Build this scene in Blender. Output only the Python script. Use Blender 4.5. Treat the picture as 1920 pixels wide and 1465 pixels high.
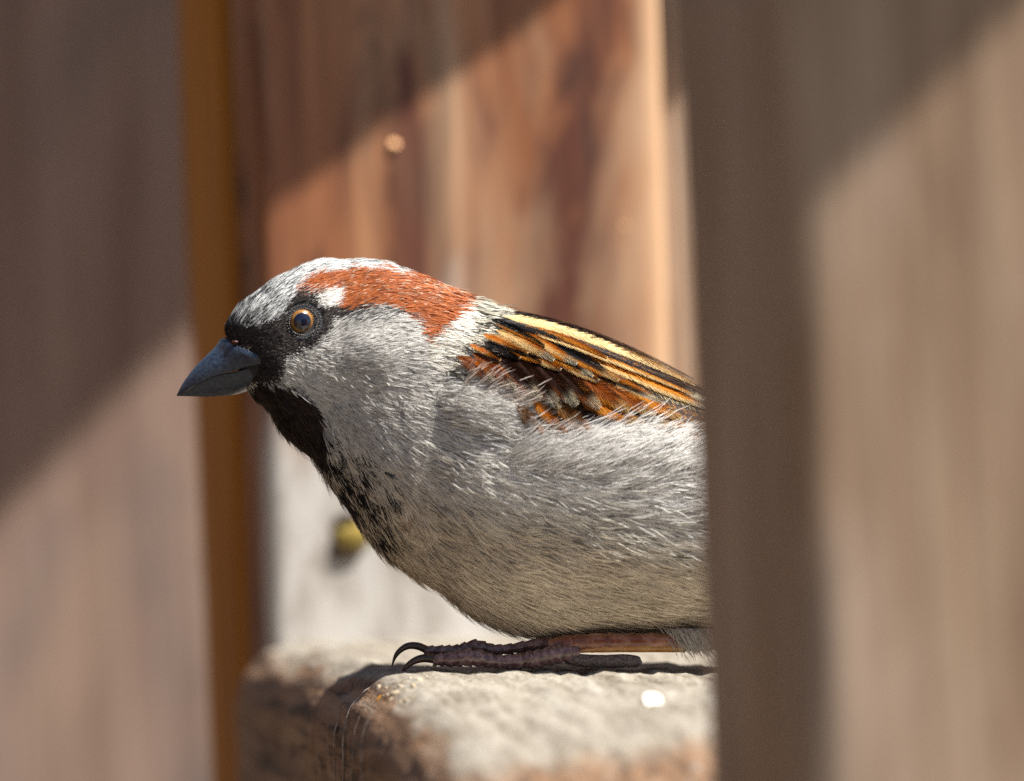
import bpy, math, random
import numpy as np
from mathutils import Vector, Matrix
from mathutils.bvhtree import BVHTree

scene = bpy.context.scene
for o in list(bpy.data.objects):
    bpy.data.objects.remove(o)
R = math.radians
rng = np.random.default_rng(7)
random.seed(7)

# ------------------------------------------------------------------ camera
S = 6.5e-5                 # metres per photograph pixel at the bird
D = 1.5                    # metres from lens to bird
PITCH = R(1.0)
RIGHT = np.array((1.0, 0.0, 0.0))
FWD = np.array((0.0, math.cos(PITCH), -math.sin(PITCH)))
UP = np.array((0.0, math.sin(PITCH), math.cos(PITCH)))
# the near foot stands at the world origin
CAM = -FWD * D + RIGHT * (-40 * S) + UP * (518 * S)
cd = bpy.data.cameras.new('camera')
cd.sensor_width = 36.0
cd.lens = 36.0 * D / (1920 * S)
cd.clip_start = 0.05
cd.clip_end = 2000.0
cd.dof.use_dof = True
cd.dof.focus_distance = D + 0.0015
cd.dof.aperture_fstop = (cd.lens / 1000.0) / (0.022 * D)
cam = bpy.data.objects.new('camera', cd)
scene.collection.objects.link(cam)
cam.location = Vector(CAM)
cam.rotation_euler = (math.pi / 2 - PITCH, 0, 0)
scene.camera = cam

# ------------------------------------------------------------------ light
SUN = np.array((0.47, -0.155, 0.87)); SUN /= np.linalg.norm(SUN)
world = bpy.data.worlds.new('World'); scene.world = world
world.use_nodes = True
wn = world.node_tree.nodes; wl = world.node_tree.links
sky = wn.new('ShaderNodeTexSky'); sky.sky_type = 'NISHITA'; sky.sun_disc = False
sky.sun_elevation = math.asin(SUN[2]); sky.sun_rotation = math.atan2(SUN[0], SUN[1])
bg = wn['Background']; bg.inputs['Strength'].default_value = 0.05
wl.new(sky.outputs[0], bg.inputs['Color'])
ld = bpy.data.lights.new('sun', 'SUN'); ld.energy = 5.0; ld.angle = R(0.5); ld.color = (1.0, 0.93, 0.83)
sun = bpy.data.objects.new('sun', ld); scene.collection.objects.link(sun)
sun.rotation_euler = Vector(SUN).to_track_quat('Z', 'Y').to_euler()
sun.location = (0.3, -0.2, 1.5)
scene.view_settings.view_transform = 'Standard'
scene.view_settings.look = 'None'
scene.view_settings.exposure = 0.88
scene.view_settings.gamma = 1.0
scene.cycles.use_denoising = False
scene.cycles.use_adaptive_sampling = False
scene.cycles.max_bounces = 6
scene.cycles.sample_clamp_indirect = 4.0

# ------------------------------------------------------------------ helpers
def at(u, v, d=0.0):
    """photo pixel (u, v) at d metres behind the bird -> world point(s)"""
    u = np.asarray(u, float); v = np.asarray(v, float); d = np.asarray(d, float)
    k = (D + d) / D * S
    return (CAM + np.multiply.outer(D + d, FWD) + np.multiply.outer((u - 960) * k, RIGHT)
            + np.multiply.outer((732 - v) * k, UP))

def W(P):
    """bird space (pixel right, pixel depth, pixel down as -z) -> world"""
    turn = 0.30 * np.clip(640 - P[:, 0], 0, None) ** 1.0      # the head is turned a little towards the viewer
    return at(P[:, 0], -P[:, 2], (P[:, 1] - turn) * S)

def mesh_obj(name, verts, faces, mat=None, parent=None, smooth=True, colors=None, sizes=None):
    me = bpy.data.meshes.new(name)
    verts = np.asarray(verts, np.float32)
    if isinstance(faces, np.ndarray):
        nf, k = faces.shape
        me.vertices.add(len(verts)); me.vertices.foreach_set('co', verts.ravel())
        me.loops.add(nf * k); me.loops.foreach_set('vertex_index', faces.astype(np.int32).ravel())
        me.polygons.add(nf)
        me.polygons.foreach_set('loop_start', np.arange(0, nf * k, k, dtype=np.int32))
        me.update(calc_edges=True)
    else:
        me.from_pydata([tuple(map(float, p)) for p in verts], [], faces)
        me.update()
    if smooth:
        me.polygons.foreach_set('use_smooth', np.ones(len(me.polygons), bool))
    if colors is not None:
        a = me.attributes.new('Col', 'FLOAT_COLOR', 'POINT')
        c = np.ones((len(verts), 4), np.float32); c[:, :3] = colors
        a.data.foreach_set('color', c.ravel())
    if mat: me.materials.append(mat)
    o = bpy.data.objects.new(name, me)
    scene.collection.objects.link(o)
    if parent: o.parent = parent
    return o

def tag(o, label=None, category=None, group=None, kind=None):
    if label: o['label'] = label
    if category: o['category'] = category
    if group: o['group'] = group
    if kind: o['kind'] = kind
    return o

def empty(name, loc=(0, 0, 0)):
    o = bpy.data.objects.new(name, None); scene.collection.objects.link(o)
    o.location = loc; o.empty_display_size = 0.01
    return o

_tab = np.random.default_rng(3).random((256, 256))
def vnoise(x, y, seed=0):
    x = np.asarray(x, float) + seed * 17.31; y = np.asarray(y, float) + seed * 9.77
    xi = np.floor(x).astype(int); yi = np.floor(y).astype(int)
    fx = x - xi; fy = y - yi
    fx = fx * fx * (3 - 2 * fx); fy = fy * fy * (3 - 2 * fy)
    g = lambda a, b: _tab[a & 255, b & 255]
    return ((g(xi, yi) * (1 - fx) + g(xi + 1, yi) * fx) * (1 - fy)
            + (g(xi, yi + 1) * (1 - fx) + g(xi + 1, yi + 1) * fx) * fy)

def fbm(x, y, seed=0, o=3):
    s = 0; a = 0.5; t = 0
    for i in range(o):
        s = s + a * vnoise(x * 2 ** i, y * 2 ** i, seed + i); t += a; a *= 0.5
    return s / t

def inpoly(u, v, poly):
    p = np.asarray(poly, float); r = np.zeros(np.shape(u), bool)
    j = len(p) - 1
    for i in range(len(p)):
        c = ((p[i, 1] > v) != (p[j, 1] > v))
        with np.errstate(divide='ignore', invalid='ignore'):
            x = (p[j, 0] - p[i, 0]) * (v - p[i, 1]) / (p[j, 1] - p[i, 1] + 1e-12) + p[i, 0]
        r ^= c & (u < x); j = i
    return r

def catmull(P, n):
    P = np.asarray(P, float)
    Q = np.vstack([2 * P[0] - P[1], P, 2 * P[-1] - P[-2]])
    t = np.linspace(0, len(P) - 1 - 1e-9, n); i = t.astype(int); f = (t - i)[:, None]
    a, b, c, d = Q[i], Q[i + 1], Q[i + 2], Q[i + 3]
    return 0.5 * (2 * b + (c - a) * f + (2 * a - 5 * b + 4 * c - d) * f ** 2 + (3 * b - a - 3 * c + d) * f ** 3)

def grid_faces(n, m, closed=True):
    a = np.arange(n - 1)[:, None] * m; j = np.arange(m if closed else m - 1)[None]
    k = (j + 1) % m
    return np.stack([a + j, a + k, a + m + k, a + m + j], -1).reshape(-1, 4)

def norm(a):
    return a / (np.linalg.norm(a, axis=-1, keepdims=True) + 1e-12)

# ------------------------------------------------------------------ materials
def new_mat(name):
    m = bpy.data.materials.new(name); m.use_nodes = True
    nt = m.node_tree
    return m, nt.nodes, nt.links, nt.nodes['Principled BSDF']

def ramp(n, l, src, stops):
    r = n.new('ShaderNodeValToRGB')
    while len(r.color_ramp.elements) < len(stops): r.color_ramp.elements.new(0.5)
    for e, (p, c) in zip(r.color_ramp.elements, stops):
        e.position = p; e.color = (*c, 1) if len(c) == 3 else c
    l.new(src, r.inputs[0]); return r

def noise(n, l, coord, scale, detail=5, rough=0.55, mapscale=(1, 1, 1), dist=0.0):
    mp = n.new('ShaderNodeMapping'); mp.inputs['Scale'].default_value = mapscale
    l.new(coord, mp.inputs[0])
    t = n.new('ShaderNodeTexNoise'); t.inputs['Scale'].default_value = scale
    t.inputs['Detail'].default_value = detail; t.inputs['Roughness'].default_value = rough
    t.inputs['Distortion'].default_value = dist
    l.new(mp.outputs[0], t.inputs['Vector']); return t

def mixc(n, l, fac, a, b, mode='MIX'):
    m = n.new('ShaderNodeMix'); m.data_type = 'RGBA'; m.blend_type = mode
    for src, i in ((fac, 0), (a, 6), (b, 7)):
        if isinstance(src, bpy.types.NodeSocket): l.new(src, m.inputs[i])
        elif isinstance(src, tuple): m.inputs[i].default_value = (*src, 1)
        else: m.inputs[i].default_value = src
    return m.outputs[2]

def bump(n, l, b, src, strength, dist):
    bp = n.new('ShaderNodeBump'); bp.inputs['Strength'].default_value = strength
    bp.inputs['Distance'].default_value = dist
    l.new(src, bp.inputs['Height']); l.new(bp.outputs[0], b.inputs['Normal'])

def wood(name, stops, gscale=1.0, axis=2, patch=None, rough=0.7, pstretch=0.25, bstr=0.5):
    """weathered timber, grain along the given local axis; patch = (colour, scale, low, high)"""
    m, n, l, b = new_mat(name)
    tc = n.new('ShaderNodeTexCoord').outputs['Object']
    ms = [1, 1, 1]; ms[axis] = 0.06
    g = noise(n, l, tc, 420 * gscale, 6, 0.6, tuple(ms), 0.3)
    c = ramp(n, l, g.outputs['Fac'], stops).outputs[0]
    ms2 = [1, 1, 1]; ms2[axis] = pstretch
    if patch:
        for col, sc, lo, hi in patch:
            p = noise(n, l, tc, sc, 4, 0.6, tuple(ms2), 0.8)
            f = ramp(n, l, p.outputs['Fac'], [(lo, (0, 0, 0)), (hi, (1, 1, 1))]).outputs[0]
            c = mixc(n, l, f, c, col)
    ms3 = [1, 1, 1]; ms3[axis] = 0.02
    fine = noise(n, l, tc, 1600 * gscale, 3, 0.6, tuple(ms3))
    c = mixc(n, l, 0.55, c, ramp(n, l, fine.outputs['Fac'], [(0.3, (0.35, 0.35, 0.35)), (0.7, (1, 1, 1))]).outputs[0], 'MULTIPLY')
    l.new(c, b.inputs['Base Color'])
    b.inputs['Roughness'].default_value = rough
    bump(n, l, b, g.outputs['Fac'], bstr, 0.0008)
    return m, n, l, b, c, tc

# back board: red-brown stain, worn to bare grey towards its foot
def back_board_material():
    m, n, l, b, c, tc = wood('stained_board', [(0.25, (0.13, 0.042, 0.02)), (0.5, (0.37, 0.138, 0.056)), (0.75, (0.57, 0.28, 0.14))],
                             0.26, 2, [((0.14, 0.042, 0.022), 75, 0.50, 0.64), ((0.10, 0.035, 0.02), 190, 0.56, 0.68), ((0.58, 0.36, 0.22), 60, 0.52, 0.74)], 0.55)
    sep = n.new('ShaderNodeSeparateXYZ'); l.new(tc, sep.inputs[0])
    wob = noise(n, l, tc, 60, 4, 0.6, (1, 1, 0.3))
    a = n.new('ShaderNodeMath'); a.operation = 'MULTIPLY_ADD'; a.inputs[1].default_value = -0.060; l.new(wob.outputs['Fac'], a.inputs[0]); l.new(sep.outputs['Z'], a.inputs[2])
    f = n.new('ShaderNodeMapRange'); f.inputs['From Min'].default_value = -0.026; f.inputs['From Max'].default_value = -0.044
    l.new(a.outputs[0], f.inputs[0])
    fy = n.new('ShaderNodeMapRange'); fy.inputs['From Min'].default_value = 0.0035; fy.inputs['From Max'].default_value = 0.0015; l.new(sep.outputs['Y'], fy.inputs[0])
    fm = n.new('ShaderNodeMath'); fm.operation = 'MULTIPLY'; l.new(f.outputs[0], fm.inputs[0]); l.new(fy.outputs[0], fm.inputs[1]); f = fm
    gr = noise(n, l, tc, 130, 5, 0.6, (1, 1, 0.45))
    grey = ramp(n, l, gr.outputs['Fac'], [(0.28, (0.20, 0.16, 0.13)), (0.5, (0.52, 0.50, 0.47)), (0.75, (0.66, 0.65, 0.63))]).outputs[0]
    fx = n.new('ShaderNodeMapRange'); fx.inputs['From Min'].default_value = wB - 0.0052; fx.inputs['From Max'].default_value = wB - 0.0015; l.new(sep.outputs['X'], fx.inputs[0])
    c = mixc(n, l, fx.outputs[0], c, (0.66, 0.42, 0.25))  # sunlit brightness of the right edge painted into the colour
    l.new(mixc(n, l, f.outputs[0], c, grey), b.inputs['Base Color'])
    return m

DB = 0.098      # back board: front-left edge
YB = R(18)
pb = at(492, 732, DB)
wB = (at(1270, 732, DB + 0.016) - pb)[0] / math.cos(YB)
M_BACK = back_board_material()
M_GOLD = wood('golden_sapwood', [(0.3, (0.38, 0.125, 0.003)), (0.6, (0.62, 0.24, 0.005)), (0.8, (0.68, 0.29, 0.012))], 0.3, 2)[0]
M_POST_R = wood('grey_brown_post', [(0.25, (0.20, 0.122, 0.075)), (0.5, (0.42, 0.275, 0.18)), (0.75, (0.56, 0.41, 0.29))], 0.9, 2,
                [((0.62, 0.47, 0.36), 26, 0.46, 0.64), ((0.18, 0.12, 0.09), 32, 0.56, 0.72)])[0]
M_POST_L = wood('pinkish_post', [(0.3, (0.35, 0.23, 0.18)), (0.5, (0.50, 0.345, 0.28)), (0.75, (0.60, 0.45, 0.37))], 0.5, 2,
                [((0.64, 0.46, 0.36), 17, 0.46, 0.64), ((0.26, 0.215, 0.21), 20, 0.50, 0.68)], pstretch=0.6)[0]
M_SLAT = wood('shade_slat', [(0.3, (0.16, 0.11, 0.08)), (0.7, (0.32, 0.25, 0.19))], 0.4, 0)[0]

def beam_material():
    m, n, l, b = new_mat('weathered_beam')
    tc = n.new('ShaderNodeTexCoord').outputs['Object']      # local x along the beam, z up
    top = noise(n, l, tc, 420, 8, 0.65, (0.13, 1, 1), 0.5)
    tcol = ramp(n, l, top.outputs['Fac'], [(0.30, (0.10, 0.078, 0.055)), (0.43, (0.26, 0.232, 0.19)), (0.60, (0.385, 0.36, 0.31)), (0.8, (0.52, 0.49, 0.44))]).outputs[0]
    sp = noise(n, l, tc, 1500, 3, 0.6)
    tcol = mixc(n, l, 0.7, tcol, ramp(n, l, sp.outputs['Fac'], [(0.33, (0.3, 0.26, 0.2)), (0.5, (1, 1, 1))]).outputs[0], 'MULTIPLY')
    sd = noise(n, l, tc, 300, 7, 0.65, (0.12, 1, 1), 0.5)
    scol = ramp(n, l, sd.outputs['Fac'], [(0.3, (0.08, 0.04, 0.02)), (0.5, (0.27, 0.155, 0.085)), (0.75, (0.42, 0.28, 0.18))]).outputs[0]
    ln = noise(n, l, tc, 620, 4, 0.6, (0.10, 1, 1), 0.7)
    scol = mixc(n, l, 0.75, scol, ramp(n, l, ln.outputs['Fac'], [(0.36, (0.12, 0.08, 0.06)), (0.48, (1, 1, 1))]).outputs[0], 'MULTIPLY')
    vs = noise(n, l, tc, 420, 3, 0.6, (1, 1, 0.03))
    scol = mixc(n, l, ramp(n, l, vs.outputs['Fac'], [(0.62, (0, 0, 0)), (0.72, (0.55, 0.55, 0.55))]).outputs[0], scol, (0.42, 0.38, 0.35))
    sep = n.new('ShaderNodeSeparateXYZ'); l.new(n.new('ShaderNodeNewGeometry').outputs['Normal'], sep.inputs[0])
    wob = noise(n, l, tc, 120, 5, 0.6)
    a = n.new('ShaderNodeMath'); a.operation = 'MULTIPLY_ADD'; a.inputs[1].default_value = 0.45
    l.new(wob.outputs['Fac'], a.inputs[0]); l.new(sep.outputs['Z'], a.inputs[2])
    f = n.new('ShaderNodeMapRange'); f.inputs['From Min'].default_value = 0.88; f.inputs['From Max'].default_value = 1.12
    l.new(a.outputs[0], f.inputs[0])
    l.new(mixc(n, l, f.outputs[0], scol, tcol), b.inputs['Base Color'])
    b.inputs['Roughness'].default_value = 0.75
    ad = n.new('ShaderNodeMath'); ad.operation = 'ADD'; l.new(top.outputs['Fac'], ad.inputs[0]); l.new(sd.outputs['Fac'], ad.inputs[1])
    bump(n, l, b, ad.outputs[0], 0.6, 0.0006)
    return m
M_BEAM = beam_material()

def feather_material(name, rough=0.55, spec=0.25, trans=0.18):
    m, n, l, b = new_mat(name)
    at_ = n.new('ShaderNodeAttribute'); at_.attribute_name = 'Col'
    l.new(at_.outputs['Color'], b.inputs['Base Color'])
    b.inputs['Roughness'].default_value = rough
    b.inputs['Specular IOR Level'].default_value = spec
    t = n.new('ShaderNodeBsdfTranslucent'); l.new(at_.outputs['Color'], t.inputs['Color'])
    mx = n.new('ShaderNodeMixShader'); mx.inputs[0].default_value = trans
    l.new(b.outputs[0], mx.inputs[1]); l.new(t.outputs[0], mx.inputs[2])
    l.new(mx.outputs[0], n['Material Output'].inputs['Surface'])
    return m
M_PLUME = feather_material('plumage')
M_VANE = feather_material('feather_vane', 0.5, 0.3, 0.2)

def plain(name, col, rough=0.6, spec=0.4, coat=0.0, nscale=0, ncol=None, lo=0.4, hi=0.6, b_str=0.0, b_dist=0.0002, metallic=0.0, sss=0.0):
    m, n, l, b = new_mat(name)
    b.inputs['Base Color'].default_value = (*col, 1)
    b.inputs['Roughness'].default_value = rough
    b.inputs['Specular IOR Level'].default_value = spec
    b.inputs['Coat Weight'].default_value = coat; b.inputs['Coat Roughness'].default_value = 0.03
    b.inputs['Metallic'].default_value = metallic
    if sss:
        b.inputs['Subsurface Weight'].default_value = sss
        b.inputs['Subsurface Radius'].default_value = (0.0012, 0.0004, 0.0002); b.inputs['Subsurface Scale'].default_value = 1.0
    if nscale:
        tc = n.new('ShaderNodeTexCoord').outputs['Object']
        t = noise(n, l, tc, nscale, 5, 0.65)
        l.new(ramp(n, l, t.outputs['Fac'], [(lo, col), (hi, ncol or col)]).outputs[0], b.inputs['Base Color'])
        if b_str: bump(n, l, b, t.outputs['Fac'], b_str, b_dist)
    return m

M_SKIN = plain('plumage_down', (0.045, 0.047, 0.052), 0.9, 0.1)
M_BILL = plain('bill_horn', (0.012, 0.020, 0.042), 0.27, 0.6, 0.15, 2200, (0.05, 0.072, 0.115), 0.36, 0.72, 0.6, 0.00014)
M_MOUTH = plain('bill_seam', (0.01, 0.01, 0.014), 0.5)
M_EYE = plain('eyeball', (0.012, 0.009, 0.010), 0.2, 0.5, 1.0)
M_IRIS = plain('iris', (0.19, 0.085, 0.014), 0.3, 0.5, 1.0, 3000, (0.40, 0.19, 0.045), 0.35, 0.65)
M_PUPIL = plain('pupil', (0.003, 0.006, 0.022), 0.08, 0.6, 1.0)
M_LID = plain('eyelid_skin', (0.05, 0.045, 0.045), 0.4, 0.5, 0.0, 2500, (0.20, 0.18, 0.16), 0.4, 0.65)
M_NOST = plain('nostril', (0.06, 0.016, 0.012), 0.5)
M_LEG = plain('leg_scales', (0.19, 0.052, 0.026), 0.24, 0.6, 0.35, 420, (0.44, 0.21, 0.13), 0.4, 0.65, 0.2, 0.0001, 0, 0.3)
M_TOE = plain('toe_scales', (0.085, 0.036, 0.036), 0.26, 0.7, 0.5, 1500, (0.32, 0.20, 0.21), 0.4, 0.65, 0.5, 0.00015)
M_PAD = plain('toe_pad', (0.085, 0.060, 0.060), 0.42, 0.5, 0.1, 2600, (0.20, 0.17, 0.17), 0.4, 0.6, 0.9, 0.0003)
M_TENDON = plain('tendon_scale', (0.42, 0.19, 0.05), 0.3, 0.5, 0.2, 900, (0.56, 0.30, 0.10), 0.4, 0.65)
M_CLAW = plain('claw_horn', (0.030, 0.018, 0.016), 0.28, 0.5, 0.2, 700, (0.075, 0.04, 0.03))
M_CRUMB = plain('crumb', (0.36, 0.26, 0.15), 0.75, 0.25, 0.0, 1800, (0.60, 0.52, 0.40), 0.35, 0.6, 0.35, 0.0002)
M_AMBER = plain('amber_resin', (0.60, 0.22, 0.01), 0.25, 0.5, 0.5, 900, (0.70, 0.33, 0.03), 0.4, 0.6, 0, 0.0001, 0, 0.4)
M_FIBRE = plain('pale_fibre', (0.24, 0.20, 0.17), 0.6, 0.3, 0.0, 900, (0.50, 0.46, 0.42))
M_GLINT = plain('glossy_flake', (0.85, 0.83, 0.78), 0.78, 1.0, 0.0, metallic=1.0)
M_MOSS = plain('lichen', (0.20, 0.145, 0.035), 0.9, 0.2, 0, 900, (0.38, 0.29, 0.08))
M_KNOT = plain('knot', (0.05, 0.03, 0.015), 0.8)

# ------------------------------------------------------------------ setting
def ground_material():
    m, n, l, b = new_mat('garden_soil')
    tc = n.new('ShaderNodeTexCoord').outputs['Object']
    t = noise(n, l, tc, 6, 8, 0.65)
    l.new(ramp(n, l, t.outputs['Fac'], [(0.3, (0.07, 0.06, 0.035)), (0.55, (0.16, 0.13, 0.09)), (0.75, (0.09, 0.11, 0.04))]).outputs[0], b.inputs['Base Color'])
    b.inputs['Roughness'].default_value = 0.95
    return m
GZ = -0.62
g = mesh_obj('ground', [(-600, -600, GZ), (600, -600, GZ), (600, 600, GZ), (-600, 600, GZ)], [(0, 1, 2, 3)], ground_material(), smooth=False)
tag(g, kind='structure')

def rounded_profile(w, t, r, k=7, nside=10):
    pts = []
    corners = [(w - r, r, -90), (w - r, t - r, 0), (r, t - r, 90), (r, r, 180)]
    for i, (cx, cy, a0) in enumerate(corners):
        for j in range(k):
            a = R(a0 + 90 * j / (k - 1)); pts.append((cx + r * math.cos(a), cy + r * math.sin(a)))
        nx, ny, na = corners[(i + 1) % 4]
        ax, ay = pts[-1]; bx, by = nx + r * math.cos(R(na)), ny + r * math.sin(R(na))
        for j in range(1, nside):
            f = j / nside; pts.append((ax + (bx - ax) * f, ay + (by - ay) * f))
    return np.array(pts)

def board(name, corner, yaw, lean, width, thick, z0, z1, r, mat, label, category, group=None, rough=0.0008, seed=0, nz=60):
    """upright timber; corner = world point of the front-left edge at mid height; local x width, y into depth, z up"""
    pr = rounded_profile(width, thick, r)
    m = len(pr); zs = np.linspace(z0, z1, nz)
    V = np.zeros((nz, m, 3)); V[:, :, :2] = pr[None]; V[:, :, 2] = zs[:, None]
    ang = np.arange(m)[None] * 0.45
    dsp = (fbm(ang * 0.8, zs[:, None] * 9, seed) - 0.5) * rough * 2 + (fbm(ang * 3.1, zs[:, None] * 25, seed + 5) - 0.5) * rough
    c = np.array((width / 2, thick / 2))
    dr = norm(np.where(np.abs(pr - c) > np.array((width / 2 - r * 1.01, thick / 2 - r * 1.01)), pr - c, 0.0))
    V[:, :, :2] += dr[None] * dsp[:, :, None]
    faces = [tuple(map(int, f)) for f in grid_faces(nz, m)]
    faces += [tuple(range(m))[::-1], tuple(range((nz - 1) * m, nz * m))]
    o = mesh_obj(name, V.reshape(-1, 3), faces, mat)
    M = Matrix.Translation(Vector(corner)) @ Matrix.Rotation(yaw, 4, 'Z') @ Matrix.Rotation(lean, 4, 'Y')
    o.matrix_world = M
    tag(o, label, category, group)
    return o

LEAN = -R(2.3)
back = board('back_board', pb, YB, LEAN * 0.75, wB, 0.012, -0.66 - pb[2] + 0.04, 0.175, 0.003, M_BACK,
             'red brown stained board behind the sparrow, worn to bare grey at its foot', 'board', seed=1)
pg = at(436, 732, DB + 0.013)
gold = board('rear_board', pg, YB, LEAN * 1.15, 0.034, 0.021, -0.66 - pg[2] + 0.04, 0.172, 0.003, M_GOLD,
             'golden brown board fixed behind the red brown stained board', 'board', seed=2)
pq = at(1180, 732, DB + 0.030)
board('rear_board', pq, YB, LEAN * 0.8, 0.06, 0.02, -0.66 - pq[2] + 0.04, 0.172, 0.002, M_POST_R,
      'dull grey board behind the right edge of the red brown stained board', 'board', seed=6)
pr_ = at(1486, 732, -0.200)
T_R = 0.085
yr = math.atan2(((1486 - 960) * S * (D - 0.200) / D - (1292 - 960) * S * (D - 0.115) / D), 0.085)
post_r = board('fence_post', pr_, yr, LEAN * 1.15, 0.115, T_R, -0.62 - pr_[2] + 0.002, 0.090 - pr_[2], 0.004, M_POST_R,
               'thick grey brown post hiding the tail of the sparrow', 'post', seed=3, rough=0.0006)
pl_ = at(-420, 732, 0.250)
wl_ = (at(420, 732, 0.265) - pl_)[0]
post_l = board('fence_board', pl_, R(4), LEAN * 0.9, wl_, 0.02, -0.62 - pl_[2] + 0.002, 0.20, 0.0015, M_POST_L,
               'smooth pinkish grey plank in the background beyond the bill of the sparrow', 'board', seed=4, rough=0.0006)

# plank wall added out of view to block sky and bounce warm light
M_WALL = wood('bounce_wall', [(0.3, (0.08, 0.045, 0.026)), (0.7, (0.17, 0.105, 0.06))], 0.15, 2)[0]
swall = empty('bounce_wall', (-0.42, -0.9, GZ))
tag(swall, 'brown upright plank wall added out of view for bounce light', 'wall')
pw = rounded_profile(0.136, 0.018, 0.002, 3, 2)
vw = np.zeros((2, len(pw), 3)); vw[:, :, :2] = pw[None]; vw[1, :, 2] = 0.98
plank_me = None
for k in range(9):
    if plank_me is None:
        o = mesh_obj('plank', vw.reshape(-1, 3), [tuple(map(int, f)) for f in grid_faces(2, len(pw))] + [tuple(range(len(pw)))[::-1], tuple(range(len(pw), 2 * len(pw)))], M_WALL, swall, False); plank_me = o.data
    else:
        o = bpy.data.objects.new('plank', plank_me); scene.collection.objects.link(o); o.parent = swall
    o.rotation_euler = (0, 0, R(90)); o.location = (0.004 * (k % 2), k * 0.140, 0.0)

# perch beam: long weathered timber running towards the viewer; local x along it, y across, z up
YAWB = R(8.5)
ax = np.array((math.sin(YAWB), -math.cos(YAWB), 0.0))      # towards the viewer
cr = np.array((math.cos(YAWB), math.sin(YAWB), 0.0))       # across, to the right
BO = np.array((-0.0235, 0.0, 0.0))                         # left edge of the top, level with the foot
BW, BH, BR = 0.082, 0.045, 0.0085
prof = []
for j in range(10): prof.append((0.0, -BH + (BH - BR) * (j / 10) ** 0.8))
for j in range(13):
    a = math.pi / 2 * j / 12; prof.append((BR * (1 - math.cos(a)), -BR + BR * math.sin(a)))
for j in range(1, 60): prof.append((BR + (BW - 2 * BR) * j / 60, 0.0))
for j in range(8):
    a = math.pi / 2 * j / 7; prof.append((BW - BR + BR * math.sin(a), -BR + BR * math.cos(a)))
prof.append((BW, -BH))
prof = np.array(prof); pn = np.gradient(prof, axis=0); pn = norm(np.stack([-pn[:, 1], pn[:, 0]], 1))
x0, x1 = -0.105, 0.088
nx = 520
# denser sampling where the timber is in focus
tt = np.linspace(-1, 1, nx); xs = 0.0 + np.where(tt < 0, -x0, x1) * np.where(tt < 0, 0.45 * tt + 0.55 * tt ** 3, 0.6 * tt + 0.4 * tt ** 3 * (1.0 * tt ** 0) )
X, J = np.meshgrid(xs, np.arange(len(prof)), indexing='ij')
PY = prof[J, 0]; PZ = prof[J, 1]
sarc = np.concatenate([[0], np.cumsum(np.linalg.norm(np.diff(prof, axis=0), axis=1))])[J]
h = (fbm(X * 60, sarc * 160, 11) - 0.5) * 0.0008 + (fbm(X * 45, sarc * 1100, 21) - 0.5) * 0.0008 + (fbm(X * 1500, sarc * 1700, 31, 2) - 0.5) * 0.00035
crack = np.clip(0.30 - fbm(X * 45, sarc * 700, 41, 3), 0, 1) * 0.006
h = h - crack
side = np.clip((-PZ - 0.003) / 0.004, 0, 1)
h = h + side * (fbm(X * 500, sarc * 40, 51, 2) - 0.5) * 0.0004
BY = PY + pn[J, 0] * h; BZ = PZ + pn[J, 1] * h - 0.0006 - 0.0048 * (np.clip(X, 0, 1) / 0.096) ** 2
BZ = BZ - 0.0065 * np.clip(X / 0.096, 0, 1) ** 1.3 * np.exp(-(PY / 0.022) ** 2) * (0.8 + 0.5 * fbm(X * 70, sarc * 60, 77))
qn = np.clip((X - (x1 - 0.012)) / 0.012, 0, 1)
BZ = BZ - 0.026 * (1 - np.sqrt(1 - qn ** 2 * 0.98)) * (0.8 + 0.5 * fbm(X * 50, sarc * 90, 78))
# the far end is cut along the back board
def bx_shift(y):  # extra length so that the end follows the board face
    return 0
bx = X.copy()
far = xs[0]
dir_b = np.array((math.cos(YB), math.sin(YB)))
def end_x(y):
    # intersection of the line (along the beam at offset y) with the board face
    base = BO[:2] + cr[:2] * y
    A = np.array([[ax[0], -dir_b[0]], [ax[1], -dir_b[1]]])
    return np.linalg.solve(A, pb[:2] - base)[0] - 0.0004
ex = np.array([end_x(y) for y in prof[:, 0]])[J]
bx = np.where(X < 0, X / x0 * ex, X)
V = np.stack([bx, BY, BZ], -1)
nprof = len(prof)
faces = [tuple(map(int, f)) for f in grid_faces(nx, nprof)]
faces += [tuple(range(nprof))[::-1], tuple(range((nx - 1) * nprof, nx * nprof))]
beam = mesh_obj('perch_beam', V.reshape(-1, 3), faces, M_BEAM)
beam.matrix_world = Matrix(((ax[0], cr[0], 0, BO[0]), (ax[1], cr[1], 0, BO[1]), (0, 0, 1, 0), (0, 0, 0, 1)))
tag(beam, 'weathered pale timber beam with rounded brown edge under the sparrow', 'beam')

def beam_pt(x, s):
    """local point on the beam skin at length x and profile index s (float)"""
    i = int(s); f = s - i
    p = prof[i] * (1 - f) + prof[min(i + 1, nprof - 1)] * f
    q = pn[i] * (1 - f) + pn[min(i + 1, nprof - 1)] * f
    return np.array((x, p[0], p[1] - 0.0006)), np.array((0, q[0], q[1]))

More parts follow.
